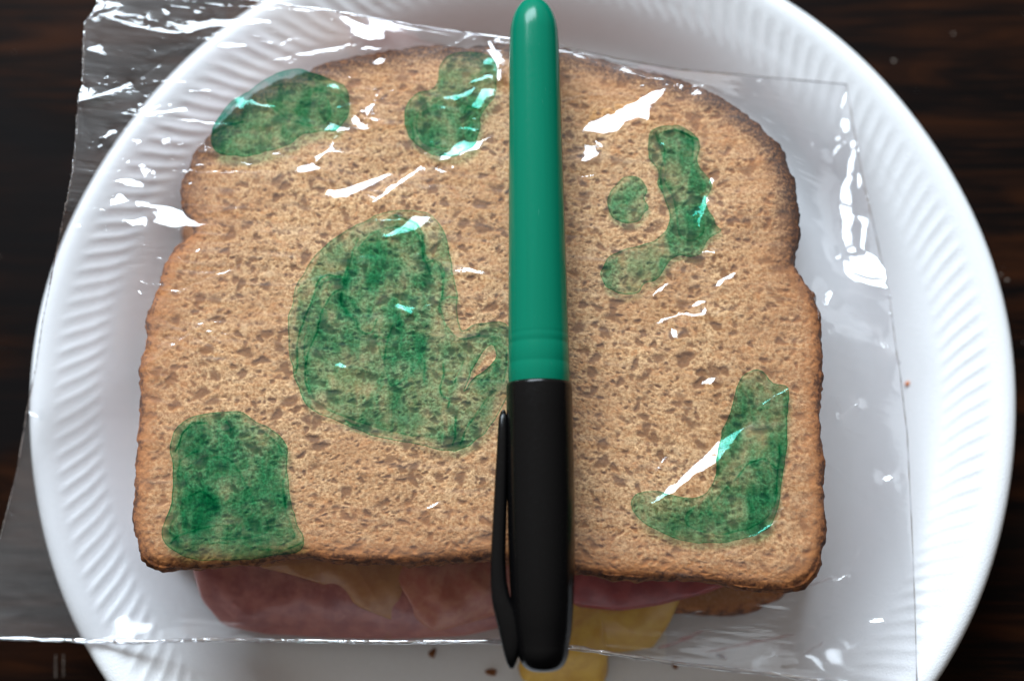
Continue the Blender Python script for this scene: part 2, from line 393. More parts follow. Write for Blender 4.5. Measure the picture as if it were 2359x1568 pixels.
def bread(outw, ztop, thick, NA, NR, label, bigp, count, crust_w=1.6):
    rim = resample(outw, NA, True, 4)
    c = rim.mean(0); d = rim - c; L = np.hypot(*d.T)[:, None]; nrm = d/L
    jag = .10*noise1(NA, NA//5) + .22*noise1(NA, NA//14) + .07*noise1(NA, NA//2)
    rim = rim + nrm*jag[:, None]
    bake = np.clip((rim[:, 1] - 18 + .12*rim[:, 0])/26, 0, 1) + np.clip((-rim[:, 1] - 52)/14, 0, 1)*.35
    res = .16; x0, y0 = rim.min(0) - 2; nx, ny = ((rim.max(0) + 2 - (x0, y0))/res).astype(int)
    D = pore_raster(x0, y0, nx, ny, res, count, bigp)
    N = noise2((nx, ny), 9, 8, 3)*.28 + noise2((nx, ny), 150, 140, 3, .6)*.045
    u = np.linspace(0, 1, NR)**.92; u[0] = .002
    X = c[0] + u[:, None]*(rim[:, 0] - c[0])[None]; Y = c[1] + u[:, None]*(rim[:, 1] - c[1])[None]
    dist = polydist(X.ravel(), Y.ravel(), resample(outw, 160, True, 1)).reshape(X.shape)
    dist = np.minimum(dist, (1 - u)[:, None]*L.T*1.05)
    P = bilin(D, x0, y0, res, X, Y); H = bilin(N, x0, y0, res, X, Y)
    fade = np.clip(dist/1.5, .25, 1)
    Z = ztop - 0.55*P*fade + H - .9*np.exp(-dist/1.1) - .5*np.exp(-dist/5)
    rows_xyz = [np.stack([X, Y, Z], -1)]
    pore = [P]; edge = [dist]
    prof = [(.25, -.9), (.5, -1.7), (.7, -2.8), (.85, -4.2), (.8, -5.8), (.7, -7.4), (.6, -9.0), (.3, -thick + 1.6), (-.3, -thick + .5), (-1.6, -thick), (-30, -thick)]
    zr = Z[-1]
    for k, (o_, dz) in enumerate(prof):
        n_ = .12*noise1(NA, NA//3) + .15*noise1(NA, NA//9)
        p = rim + nrm*(o_ + n_*(o_ > -1))[:, None]
        rows_xyz.append(np.stack([p[:, 0], p[:, 1], ztop + dz*thick/max(thick, 1) + (zr - ztop)*max(0, 1 - k/3) + .12*noise1(NA, NA//4)], -1)[None])
        pore.append(np.zeros((1, NA))); edge.append(np.full((1, NA), -.6))
    XYZ = np.vstack(rows_xyz); P = np.vstack(pore); E = np.vstack(edge); B = np.repeat(bake[None], len(XYZ), 0)
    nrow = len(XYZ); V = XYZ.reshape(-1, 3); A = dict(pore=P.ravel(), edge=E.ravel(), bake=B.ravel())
    q = grid_quads(nrow, NA, True)
    rowof = np.repeat(np.arange(nrow - 1), NA)
    ks = int(np.searchsorted(-dist[:, NA//3], -crust_w))
    ks = max(ks, NR - 12)
    org = (c[0], c[1], ztop - thick)
    root = thing('bread_slice', label, 'bread slice', 'slices of wheat bread in the sandwich', org)
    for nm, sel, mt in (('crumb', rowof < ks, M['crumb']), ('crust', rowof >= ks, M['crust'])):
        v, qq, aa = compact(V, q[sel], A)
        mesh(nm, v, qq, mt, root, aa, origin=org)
    return root
def pxmm(x, y, z=TOPZ): a, b = at(x, y, z); return float(a), float(b)
bigs = []
for (x, y, a, b, ang, dp) in [(1577,827,2.0,1.7,-.3,1.0),(1608,601,1.7,1.5,.5,.95),(1650,750,1.7,.9,-.2,.8),(1615,857,1.3,1.0,.9,.8),(1050,1026,3.6,.8,.1,1.0),(1075,930,1.2,.6,0,.8),(1005,700,1.1,.8,0,.6),
  (615,770,1.6,1.3,.2,.6),(555,655,1.6,1.0,.6,.7),(640,955,1.5,1.2,.1,.7),(395,870,1.6,1.2,.1,.7),(465,905,2.0,1.5,.1,.55),(505,960,1.3,1.0,.4,.6),(720,1010,1.6,1.1,0,.6),(1760,830,1.0,.8,0,.6),(1700,980,1.0,.8,0,.6),
  (1390,620,1.2,.9,0,.6),(1330,760,1.4,1.0,0,.6),(855,430,2.2,1.2,.4,.6),(1430,880,1.2,.9,.3,.7),(1480,1000,1.3,.9,.1,.6),(1560,930,1.2,.9,0,.6),(1800,620,1.0,.8,0,.5),(560,480,1.5,.8,.3,.5),(1120,470,1.2,.7,0,.6)]:
    X, Y = pxmm(x, y); bigs.append((X, Y, a, b, ang, dp))
bread(OUTW, TOPZ, 12.5, 1500, 300, 'upper slice of wheat bread seen from above with brown crust under the bag', bigs, 12500)

LOW = [(1077,140),(1500,190),(1740,310),(1815,440),(1815,600),(1865,720),(1870,1000),(1875,1200),(1862,1310),(1790,1372),(1745,1396),(1700,1408),(1600,1412),(1480,1404),(1300,1396),(1100,1385),(800,1375),(620,1350),(500,1318),(420,1280),(350,1220),(340,1000),(345,800),(420,590),(435,400),(600,230),(900,140)]
LOW = np.array(LOW, float); lx, ly = at(LOW[:, 0], LOW[:, 1], 14)
bread(np.stack([lx, ly], 1), 15.6, 12.2, 700, 60, 'lower slice of wheat bread with shadowed crust showing at the lower right', [], 1500)

# ------------------------------------------------------------------ filling
def sheet(name, px, zc, label, cat, mat, thick=1.6, droop=None, waves=(.8, .5), group=None, NR=26, NA=260, seed=0):
    """px outline with its heights; a thin slab with rounded, wavy rim"""
    P = np.array(px, float)
    x, y = at(P[:, 0], P[:, 1], P[:, 2]); R3 = resample(np.stack([x, y, P[:, 2]], 1), NA, True, 5)
    r = np.random.default_rng(seed)
    c = R3.mean(0); c[2] = zc
    u = np.linspace(0.004, 1, NR)
    X = c[0] + u[:, None]*(R3[:, 0] - c[0]); Y = c[1] + u[:, None]*(R3[:, 1] - c[1]); Z = c[2] + (u[:, None]**2)*(R3[:, 2] - c[2])
    k = r.uniform(0, 6.28, 4)
    wv = waves[0]*np.sin(X*.16 + Y*.07 + k[0]) + waves[1]*np.sin(X*.37 - Y*.21 + k[1]) + .5*waves[1]*np.sin(X*.7 + Y*.5 + k[2])
    Z = Z + wv*u[:, None]
    top = np.stack([X, Y, Z], -1); bot = top[::-1].copy(); bot[..., 2] -= thick
    mid = top[-1:].copy(); dxy = mid[0, :, :2] - c[:2]; mid[0, :, :2] += dxy/np.hypot(*dxy.T)[:, None]*thick*.35; mid[0, :, 2] -= thick/2
    V = np.vstack([top, mid, bot]); n = len(V)
    org = tuple(c)
    o = mesh(name, V.reshape(-1, 3), grid_quads(n, NA, True), mat, origin=org); o.location = Vector(org)*S
    return tag(o, label, cat, group)
hg = 'slices of ham in the sandwich'
sheet('ham_slice', [(440,1230,24),(450,1310,21),(470,1380,17),(520,1440,13),(620,1458,12),(760,1464,12),(900,1466,12),(1060,1462,13),(1160,1440,14),(1240,1360,18),(1240,1230,24),(850,1150,24)], 25,
      'wide mauve pink ham slice hanging out left of the marker cap', 'ham slice', M['ham'], group=hg, seed=1)
sheet('ham_slice', [(850,1230,27),(905,1310,25),(940,1370,23),(960,1420,20),(1000,1450,18),(1060,1435,17),(1180,1400,19),(1200,1300,24),(1190,1200,27),(900,1170,27)], 27.5,
      'small folded salmon ham slice on the wider one beside the marker cap', 'ham slice', M['salmon'], thick=1.3, group=hg, waves=(1.1, .7), seed=2)
sheet('ham_slice', [(1240,1240,26),(1250,1345,23),(1340,1392,21),(1430,1398,21),(1520,1384,22),(1620,1362,23),(1680,1340,24),(1720,1240,27),(1450,1180,27)], 27,
      'deep red ham slice edge just right of the marker cap', 'ham slice', M['redham'], thick=2.4, group=hg, waves=(.5, .4), seed=3)
sheet('cheese_slice', [(560,1240,28.5),(600,1305,27),(690,1325,25),(770,1350,24),(830,1395,22),(900,1425,21),(950,1400,22),(985,1350,24),(1000,1310,26),(1040,1240,28.5),(800,1180,28.5)], 28.8,
      'orange yellow cheese corner peeking out above ham left of the marker', 'cheese slice', M['orange'], thick=1.1, group='slices of cheese in the sandwich', waves=(1.2, .8), seed=4)
sheet('cheese_slice', [(1240,1250,22),(1230,1380,15),(1230,1480,9),(1195,1530,6),(1205,1562,5),(1290,1590,5),(1385,1580,5),(1400,1545,6),(1400,1500,8),(1500,1490,9),(1535,1440,12),(1572,1360,18),(1600,1250,22)], 19,
      'yellow cheese slice drooping onto the plate right of the marker cap', 'cheese slice', M['cheese'], thick=1.3, group='slices of cheese in the sandwich', waves=(.7, .5), seed=5)
# the hidden middle of the filling carries the upper slice
sheet('ham_slice', [(500,600,28),(520,400,28),(900,180,28),(1500,260,28),(1780,500,28),(1820,900,28),(1790,1250,28),(1100,1250,28),(430,1240,28),(420,900,28)], 29,
      'large ham slice lying flat in the middle between both bread slices', 'ham slice', M['ham'], thick=12.0, group=hg, waves=(.3, .2), seed=6)

# ------------------------------------------------------------------ marker
MZ = 51.6
def build_marker():
    def st(y, xl, xr, z=MZ):
        ax_, ay = at(xl, y, z); bx, by = at(xr, y, z); return (np.array([(ax_ + bx)/2, (ay + by)/2, z]), math.hypot(bx - ax_, by - ay)/2)
    A, _ = st(-2, 1180, 1278); B, _ = st(1547, 1204, 1300)
    # straight axis through both ends
    ax = (B - A)/np.linalg.norm(B - A); Ltot = np.linalg.norm(B - A)
    side = np.cross(ax, (0, 0, 1)); side /= np.linalg.norm(side); up = np.cross(side, ax)
    def pos(y):                       # distance along the axis seen at picture row y
        P, _ = st(y, 1230, 1240); return float((P - A) @ ax)
    def rad(y, xl, xr): return st(y, xl, xr)[1]*.985
    org = A + ax*Ltot*.5 - np.array([0, 0, 6.7])
    root = thing('marker', 'green permanent marker with black clip cap lying upright across the sandwich bag', 'marker', None, org)
    def lathe(name, prof, mat, NA=96, sub=4):
        p = np.array(prof); rows = []
        th = np.linspace(0, 2*np.pi, NA, endpoint=False)
        for s_, r_ in p: rows.append(A + ax*s_ + r_*(np.cos(th)[:, None]*side + np.sin(th)[:, None]*up))
        return mesh(name, np.vstack(rows), grid_quads(len(p), NA, True)[:, ::-1], mat, root, origin=org)
    sb = pos(883); r0 = rad(120, 1172, 1288); r1 = rad(840, 1172, 1317)
    prof = [(.0, .05)]
    for a in np.linspace(8, 90, 14): prof.append((9.0*(1 - math.cos(math.radians(a))), r0*.98*math.sin(math.radians(a))**.92))
    for s_ in np.linspace(11, pos(765), 24): prof.append((s_, r0 + (r1 - r0)*(s_ - 9)/(sb - 9)))
    for yy, dr in ((768, 0), (771, -.025), (775, -.025), (778, 0), (788, 0), (791, -.05), (796, -.05), (799, 0), (834, 0), (837, -.04), (841, -.04), (844, 0), (868, 0), (893, -.3)):
        s_ = pos(yy); prof.append((s_, r0 + (r1 - r0)*(s_ - 9)/(sb - 9) + dr))
    lathe('barrel', prof, M['barrel'])
    rc = rad(1000, 1171, 1326); e = Ltot
    cp = [(sb + .6, r1 - .25), (sb + .05, r1 + .05), (sb, rc - .30), (sb + .25, rc - .08), (sb + .8, rc)]
    for yy, k in ((950, 1.0), (1050, 1.01), (1150, 1.01), (1250, .995), (1330, .965), (1400, .92), (1450, .86), (1485, .77)): cp.append((pos(yy), rc*k))
    s0, rr0 = cp[-1]
    for a in np.linspace(8, 90, 12): cp.append((s0 + (e - s0)*math.sin(math.radians(a)), max(rr0*math.cos(math.radians(a))**.6, .05)))
    cap = lathe('cap', cp, M['cap'])
    # longitudinal ribs of the cap are flats: two shallow raised strips
    # clip: a blade standing off the left of the cap, rooted near its tip
    L = -side if (at(1150, 1200, MZ)[0] - A[0])*side[0] < 0 else side
    def axp(y):
        t = pos(y); return A + ax*t
    rows = []
    yy = [944, 950, 965, 990, 1030, 1090, 1160, 1230, 1290, 1340, 1375, 1400, 1440, 1480, 1505, 1525, 1538]
    outx = [1158, 1153, 1149, 1147, 1145, 1141, 1137, 1133, 1130, 1130, 1132, 1136, 1146, 1155, 1161, 1167, 1174]
    inx = [1163, 1166, 1169, 1171, 1171, 1170, 1168, 1166, 1165, 1168, 1176, 1190, 1204, 1202, 1196, 1190, 1184]
    hh = [.5, 1.1, 1.7, 2.1, 2.3, 2.4, 2.5, 2.5, 2.5, 2.5, 2.6, 2.7, 2.6, 2.4, 2.1, 1.7, 1.0]
    ring = 16
    for y, a, b, h_ in zip(yy, outx, inx, hh):
        pa = np.array([*map(float, at(a, y, MZ)), MZ]); pb = np.array([*map(float, at(b, y, MZ)), MZ])
        c_ = (pa + pb)/2; hw = np.linalg.norm(pb - pa)/2; dr = (pb - pa)/(2*hw)
        th = np.linspace(0, 2*np.pi, ring, endpoint=False)
        ct = np.sign(np.cos(th))*np.abs(np.cos(th))**.55; sn_ = np.sign(np.sin(th))*np.abs(np.sin(th))**.55
        rows.append(c_ + ct[:, None]*hw*dr + sn_[:, None]*h_*np.array([0, 0, 1]))
    rows = [np.repeat(rows[0].mean(0)[None], ring, 0)] + rows + [np.repeat(rows[-1].mean(0)[None], ring, 0)]
    clip = mesh('clip', np.vstack(rows), grid_quads(len(rows), ring, True), M['cap'], cap, origin=org)
build_marker()

# ------------------------------------------------------------------ bag: outline
TOP = [(205,-42,44),(420,-20,45),(760,25,44.5),(960,60,43.5),(1170,90,42.5),(1290,106,42),(1420,135,40),(1560,160,36),(1760,178,29),(1950,195,25)]
RIGHT = [(1950,195,25),(1968,300,25),(1990,420,24),(2022,560,24),(2050,690,23),(2064,800,23),(2076,880,23),(2090,1000,22),(2100,1200,22),(2108,1400,22),(2113,1605,22)]
BOT = [(-60,1466,24),(0,1470,24),(185,1475,23.5),(330,1478,22),(450,1473,22.5),(650,1474,26),(900,1478,28),(1130,1476,28.5),(1330,1492,27.5),(1560,1527,24),(1750,1548,20),(1900,1568,19.5),(2113,1605,22)]
LEFT = [(205,-42,30),(228,0,32),(216,28,33),(196,52,34),(193,90,34),(190,200,35),(180,230,36),(174,330,36),(166,400,35),(150,480,34),(138,540,33),(118,640,31),(98,740,29),(82,850,27),(62,945,26),(40,1080,25),(20,1160,25),(0,1238,24),(-60,1466,24)]
LEFT = [(x, y, z + 12*max(0, min(1, (900 - y)/500))**.8*(1 if y > 350 else 1 + 0*y)) if z < 40 else (x, y, z) for x, y, z in LEFT]
LEFT = [(x, y, min(z, 44.5)) for x, y, z in LEFT]; LEFT[0] = TOP[0]; LEFT[1] = (228, 0, 44)
def side3(L, n, jag=0):
    P = resample(L, n, False, 2*(n//300))
    if jag: P[3:-3, 0] += jag*rng.standard_normal(n - 6)*(P[3:-3, 1] < 560)
    x, y = at(P[:, 0], P[:, 1], P[:, 2]); return np.stack([x, y, P[:, 2]], 1)
def coons(NU, NV, dz=0, jag=0):
    T = side3(TOP, NU); Bm = side3(BOT, NU); Lf = side3(LEFT, NV, jag); Rt = side3(RIGHT, NV)
    s = np.linspace(0, 1, NU)[:, None, None]; t = np.linspace(0, 1, NV)[None, :, None]
    P = (1 - t)*T[:, None] + t*Bm[:, None] + (1 - s)*Lf[None] + s*Rt[None] - ((1 - s)*(1 - t)*T[0] + s*(1 - t)*T[-1] + (1 - s)*t*Bm[0] + s*t*Bm[-1])
    P[..., 2] += dz
    return P                                     # [u, v, xyz]
def relax(P, lo, hi, it=1500):
    z = np.clip(P[..., 2], lo, hi); z[0] = P[0, :, 2]; z[-1] = P[-1, :, 2]; z[:, 0] = P[:, 0, 2]; z[:, -1] = P[:, -1, 2]
    for _ in range(it):
        a = (z[:-2, 1:-1] + z[2:, 1:-1] + z[1:-1, :-2] + z[1:-1, 2:])/4
        z[1:-1, 1:-1] = np.clip(a, lo[1:-1, 1:-1], hi[1:-1, 1:-1])
    return z
def up2(z, shape):
    u = np.linspace(0, z.shape[0] - 1.001, shape[0]); v = np.linspace(0, z.shape[1] - 1.001, shape[1])
    i = u.astype(int); j = v.astype(int); f = (u - i)[:, None]; g = (v - j)[None]
    return (z[i][:, j]*(1 - f) + z[i + 1][:, j]*f)*(1 - g) + (z[i][:, j + 1]*(1 - f) + z[i + 1][:, j + 1]*f)*g

FILM_GAP = 1.1
NU, NV = 1000, 720
Pc = coons(140, 100)
ins = inside(Pc[..., 0], Pc[..., 1], OUTW)
rad_ = np.hypot(Pc[..., 0], Pc[..., 1])
lo = np.where(ins, TOPZ + FILM_GAP - .3, plate_z(rad_) + .8)
zc = relax(Pc, lo, np.full_like(lo, 99.))
P = coons(NU, NV, 0, 1.2)
zb = up2(zc, (NU, NV)); zs = blur(zb, 7, 3)
ei = np.minimum(np.minimum(np.arange(NU), NU - 1 - np.arange(NU))[:, None], np.minimum(np.arange(NV), NV - 1 - np.arange(NV))[None])
k = np.clip(ei/22., 0, 1); base = zs*k + zb*(1 - k)
del zb, zs
# ---- creases that mirror the window, traced as areas and strokes
POLY = []; STROKE = []
def hp(kx, *pts): POLY.append(np.array(cz(kx, pts)))
def hs(kx, pts, wd, str_=1.): STROKE.append((np.array(cz(kx, pts)), np.atleast_1d(np.array(wd, float))*.3418/2, str_))
hp('A',(690,118),(800,130),(1000,185),(1090,215),(1240,215),(1310,150),(1450,125),(1700,118),(1830,130),(1700,165),(1480,180),(1330,205),(1270,240),(1150,232),(1050,220),(950,190),(780,148))
hp('A',(1060,30),(1090,60),(1110,50),(1140,100),(1130,120),(1110,100),(1100,70),(1060,50))
hs('A',[(1050,-10),(1400,18),(1700,48),(2000,68),(2260,70)],14)
hs('A',[(1150,50),(1280,55),(1400,48)],10); hs('A',[(760,95),(830,110),(920,100),(1000,130),(1150,158),(1350,140),(1530,100)],9); hs('A',[(1300,75),(1360,85)],24)
hs('A',[(660,20),(760,60),(860,90)],6)
hp('A',(595,350),(640,310),(680,290),(665,325),(705,355),(695,385),(670,360))
hp('A',(525,700),(545,560),(560,560),(590,600),(590,640),(620,650),(800,575),(870,535),(875,555),(690,650))
hs('A',[(600,548),(760,548),(870,538)],8)
hp('A',(985,780),(1060,750),(1190,725),(1255,715),(1230,750),(1080,770),(1000,800))
hp('A',(1230,605),(1420,600),(1420,612),(1280,622))
hp('A',(700,930),(740,870),(785,860),(760,900),(720,930)); hp('A',(885,945),(950,935),(945,960),(900,965)); hp('A',(1085,930),(1145,915),(1110,985))
hp('A',(750,1215),(840,1190),(960,1220),(960,1265),(850,1255)); hp('A',(740,1405),(800,1290),(890,1355),(820,1375))
hp('A',(910,1350),(1040,1370),(1180,1385),(1250,1450),(1345,1520),(1160,1548),(1030,1500),(1130,1420),(1040,1400),(920,1395))
hp('A',(850,1500),(970,1450),(990,1500),(900,1535)); hp('A',(940,1100),(960,1120),(990,1190),(980,1200),(950,1150))
hs('A',[(1030,1140),(1050,1220)],12); hs('A',[(760,1130),(800,1160)],8)
hp('A',(1600,640),(1640,660),(1640,740),(1615,745)); hp('A',(1665,662),(1690,660),(1760,700),(1865,710),(1850,730),(1740,718))
hp('A',(2010,1178),(2030,1120),(2110,1090),(2170,1140),(2090,1165)); hs('A',[(2130,1098),(2200,1010),(2290,885)],[24,14,10])
hp('A',(2180,880),(2230,820),(2359,870),(2359,885),(2300,890)); hp('A',(2200,560),(2250,550),(2290,612),(2230,592))
hp('A',(2180,1305),(2280,1275),(2359,1270),(2359,1330),(2290,1342),(2220,1322))
hp('A',(1560,965),(1600,975),(1660,965),(1600,988)); hp('A',(1820,1035),(1890,1020),(1870,1047))
hs('A',[(2020,330),(1985,400),(1900,475)],7); hs('A',[(790,1070),(960,1050),(1100,1010),(1210,950)],6)
hs('A',[(1350,655),(1425,660)],16); hs('A',[(560,500),(720,480),(1000,450)],5); hs('A',[(890,920),(1040,910),(1190,890)],7)
hs('A',[(600,968),(632,945)],10); hs('A',[(660,1000),(680,965)],14); hs('A',[(440,1352),(500,1345)],10); hs('A',[(485,1172),(515,1190)],14); hs('A',[(510,1520),(550,1530)],26)
hs('A',[(560,920),(700,925)],5); hs('A',[(1250,370),(1420,360)],5); hs('A',[(1340,250),(1420,258)],10); hs('A',[(1840,1015),(1870,1010)],5)
hs('A',[(1100,1420),(960,1500)],6); hs('A',[(1160,1100),(1240,1105),(1280,1120)],8); hs('A',[(1230,1170),(1290,1150)],12); hs('A',[(1320,1110),(1380,1100)],22)
hs('A',[(1850,150),(1900,190)],8); hs('A',[(2230,145),(2260,80)],12); hs('A',[(1620,1095),(1700,1105)],14); hs('A',[(2210,760),(2359,690)],8)
hp('B',(0,75),(30,90),(200,180),(325,255),(320,285),(250,280),(180,290),(130,250),(60,150)); hp('B',(130,340),(200,315),(350,350),(250,352))
hp('B',(245,415),(290,390),(330,420),(310,450),(260,450)); hp('B',(1000,265),(1030,260),(1090,400),(1100,550),(1080,570),(1075,430),(1040,340))
hp('B',(985,390),(1040,390),(1030,440),(990,435)); hp('B',(885,555),(1000,500),(1050,500),(1050,525),(960,548),(890,572))
hp('B',(720,650),(830,640),(925,575),(900,640),(790,680),(740,670)); hp('B',(970,590),(1060,600),(1000,680),(960,740),(910,740))
hp('B',(815,855),(880,850),(950,880),(920,890)); hp('B',(670,1092),(720,1030),(860,970),(1075,900),(970,960),(960,1000),(820,1050))
hp('B',(240,1375),(330,1270),(420,1210),(560,1110),(590,1130),(530,1160),(430,1240),(350,1300),(260,1372))
hp('B',(-60,1275),(0,1280),(180,1220),(370,1150),(350,1180),(230,1250),(80,1330),(-30,1345)); hp('B',(640,1110),(750,1170),(700,1175)); hp('B',(765,1110),(800,1120),(780,1137))
hp('B',(180,1465),(300,1475),(440,1480),(400,1495),(250,1487)); hp('B',(350,1570),(520,1450),(630,1455),(560,1540),(480,1575))
hp('B',(760,990),(850,930),(880,980),(820,1000)); hp('B',(1650,880),(1700,800),(1800,760),(2000,680),(2110,610),(2210,595),(2180,660),(2100,720),(2100,830),(2040,800),(1940,830),(1890,890),(1800,905))
hp('B',(1670,960),(1720,970),(1710,1040),(1765,1050),(1690,1090),(1630,1095),(1670,1050)); hp('B',(1640,1178),(1750,1172),(1720,1192),(1640,1192))
hs('B',[(-60,720),(150,690),(350,655)],9); hs('B',[(0,645),(200,615),(420,600)],4); hp('B',(110,760),(215,880),(150,880),(90,800)); hp('B',(200,720),(245,690),(200,810))
hs('B',[(280,600),(240,700)],8); hs('B',[(1740,940),(1780,1000)],10); hs('B',[(2045,572),(2085,572)],10); hs('B',[(1570,530),(1600,530)],10); hs('B',[(40,520),(100,515)],10)
hs('B',[(860,800),(940,800)],8); hs('B',[(600,1360),(680,1350)],5); hs('B',[(790,1325),(830,1322)],8); hs('B',[(1940,905),(2000,890)],6)
hp('C',(1130,640),(1160,610),(1168,660),(1145,720),(1125,760)); hp('C',(1120,770),(1190,820),(1190,880),(1150,910),(1140,880))
hs('C',[(1205,930),(1215,1020),(1190,1150),(1165,1250),(1170,1350),(1190,1450),(1185,1570)],[26,36,36,50,70,75,100])
hs('C',[(1070,1027),(1110,985),(1180,930)],16); hp('C',(1085,905),(1130,910),(1110,950)); hs('C',[(1195,870),(1225,960),(1262,1080),(1290,1230),(1340,1400),(1372,1570)],9)
hs('C',[(1245,1160),(1250,1270)],30); hs('C',[(1255,1352),(1300,1330),(1310,1300)],10); hs('C',[(1290,1390),(1330,1370)],10); hs('C',[(1240,1430),(1290,1500),(1270,1570)],[14,40,40])
hs('C',[(250,1195),(262,1250)],16); hs('C',[(215,1320),(190,1420),(165,1530)],[50,30,24]); hs('C',[(160,1390),(190,1380)],10); hs('C',[(120,1450),(150,1450)],14); hs('C',[(290,1395),(300,1400)],22)
hs('C',[(930,960),(940,985)],10); hs('C',[(540,630),(560,640)],8); hs('C',[(560,545),(585,545)],8); hs('C',[(0,575),(100,575),(200,578)],4)
hs('F',[(1170,-10),(1190,100),(1200,180),(1230,270),(1310,370),(1390,470)],[80,60,60,130,110,60]); hs('F',[(1280,-10),(1270,160)],[40,22]); hs('F',[(1290,200),(1350,300),(1385,420)],[40,50,40])
hs('F',[(1115,180),(1140,205)],24); hs('F',[(1375,0),(1395,100),(1410,200),(1440,420),(1450,500)],12); hp('F',(1040,400),(1085,405),(1100,430),(1060,512),(1042,500))
hs('F',[(1085,422),(1210,420),(1290,490),(1380,520),(1440,520)],14); hs('F',[(1430,540),(1460,630)],10); hs('F',[(1205,530),(1280,600),(1380,690),(1420,820),(1500,955)],[7,9,14,28,10])
hs('F',[(1050,720),(1090,700)],10); hs('F',[(1120,1285),(1240,1195)],12); hs('F',[(185,165),(275,195)],14); hp('F',(440,305),(380,370),(330,372),(320,420),(285,418),(290,362),(370,330))
hp('F',(110,550),(170,495),(215,530),(160,550)); hs('F',[(40,590),(130,615),(205,600),(212,560)],24); hs('F',[(285,580),(290,590)],20)
hp('F',(175,1062),(230,1030),(280,1030),(250,1072)); hs('F',[(205,1470),(0,1567)],3)
hp('F',(768,1090),(770,1110),(700,1150),(640,1180),(585,1222),(600,1185),(690,1140)); hp('F',(500,1285),(485,1350),(420,1430),(330,1530),(250,1572),(185,1572),(300,1440),(390,1370))
hs('F',[(790,600),(830,690)],6); hp('F',(-20,740),(10,755),(0,770))
hp('E',(2110,490),(2160,420),(2270,355),(2200,430)); hs('E',[(2160,650),(2200,630),(2359,590)],[40,20,14]); hs('E',[(2250,690),(2290,760)],20); hs('E',[(400,530),(500,600)],30); hs('E',[(585,535),(650,532)],12)
hp('E',(310,85),(400,20),(560,-10),(470,60),(330,90)); hs('E',[(190,572),(330,600)],6); hp('E',(0,930),(60,975),(0,955)); hs('E',[(60,255),(85,262)],6); hs('E',[(145,290),(175,292)],8); hs('E',[(540,705),(550,700)],10)
hs('E',[(865,70),(885,50)],10); hs('E',[(360,5),(440,30)],6); hs('E',[(370,485),(380,490)],8)
hs('D',[(1095,435),(1190,440)],14); hs('D',[(950,375),(990,382)],12); hs('D',[(935,435),(955,470)],16); hs('D',[(1400,722),(1430,708)],18); hs('D',[(1440,655),(1490,640)],11); hs('D',[(1460,722),(1545,730)],12)
hs('D',[(590,148),(620,165)],12); hs('D',[(960,132),(1000,130)],14); hs('D',[(195,1262),(255,1285)],26); hs('D',[(1030,400),(1045,410)],12); hs('D',[(900,490),(910,495)],10); hs('D',[(1830,30),(1860,15)],8)
hs('D',[(840,160),(900,165)],8); hs('D',[(425,140),(450,152)],12); hp('D',(2255,930),(2290,925),(2335,970),(2290,965))
hs('G',[(55,435),(85,435)],10); hs('G',[(1375,870),(1395,850)],12)
hp('H',(595,412),(650,365),(690,342),(680,375),(640,400)); hp('H',(2365,150),(2340,235),(2250,310),(2110,388),(2150,330),(2250,250)); hs('H',[(2215,50),(2140,165)],[18,5]); hs('H',[(1740,285),(1765,268)],8)
hp('I',(385,-5),(270,110),(100,210),(-10,300),(-10,245),(130,110),(250,-5))
hs('I',[(1415,195),(1470,195)],40); hs('I',[(1090,885),(1165,850)],18); hs('I',[(1325,1160),(1405,1160)],34); hs('I',[(750,1478),(825,1455)],26); hs('I',[(620,1540),(640,1500)],14)
hs('I',[(470,600),(560,575),(690,480)],[10,16,30]); hs('I',[(730,395),(732,415)],22); hs('I',[(330,740),(400,680),(490,655)],8); hs('I',[(1235,695),(1245,705)],14); hs('I',[(1590,230),(1450,235)],4)
# tiny sparkles where the film is most crumpled
for _ in range(190):
    x = rng.uniform(150, 470); y = rng.uniform(60, 600) if rng.random() < .8 else rng.uniform(400, 700)
    a = rng.normal(-.25, .6); L_ = rng.uniform(3, 17)
    STROKE.append((np.array([(x, y), (x + L_*math.cos(a), y + L_*math.sin(a))]), np.array([rng.uniform(.7, 2.2)]), 1.))
for _ in range(70):
    x = rng.uniform(480, 1160) if rng.random() < .7 else rng.uniform(1330, 1820); y = rng.uniform(150, 600) if rng.random() < .75 else rng.uniform(600, 1250)
    a = rng.normal(-.3, .4); L_ = rng.uniform(2, 14)
    STROKE.append((np.array([(x, y), (x + L_*math.cos(a), y + L_*math.sin(a))]), np.array([rng.uniform(.6, 1.7)]), 1.))

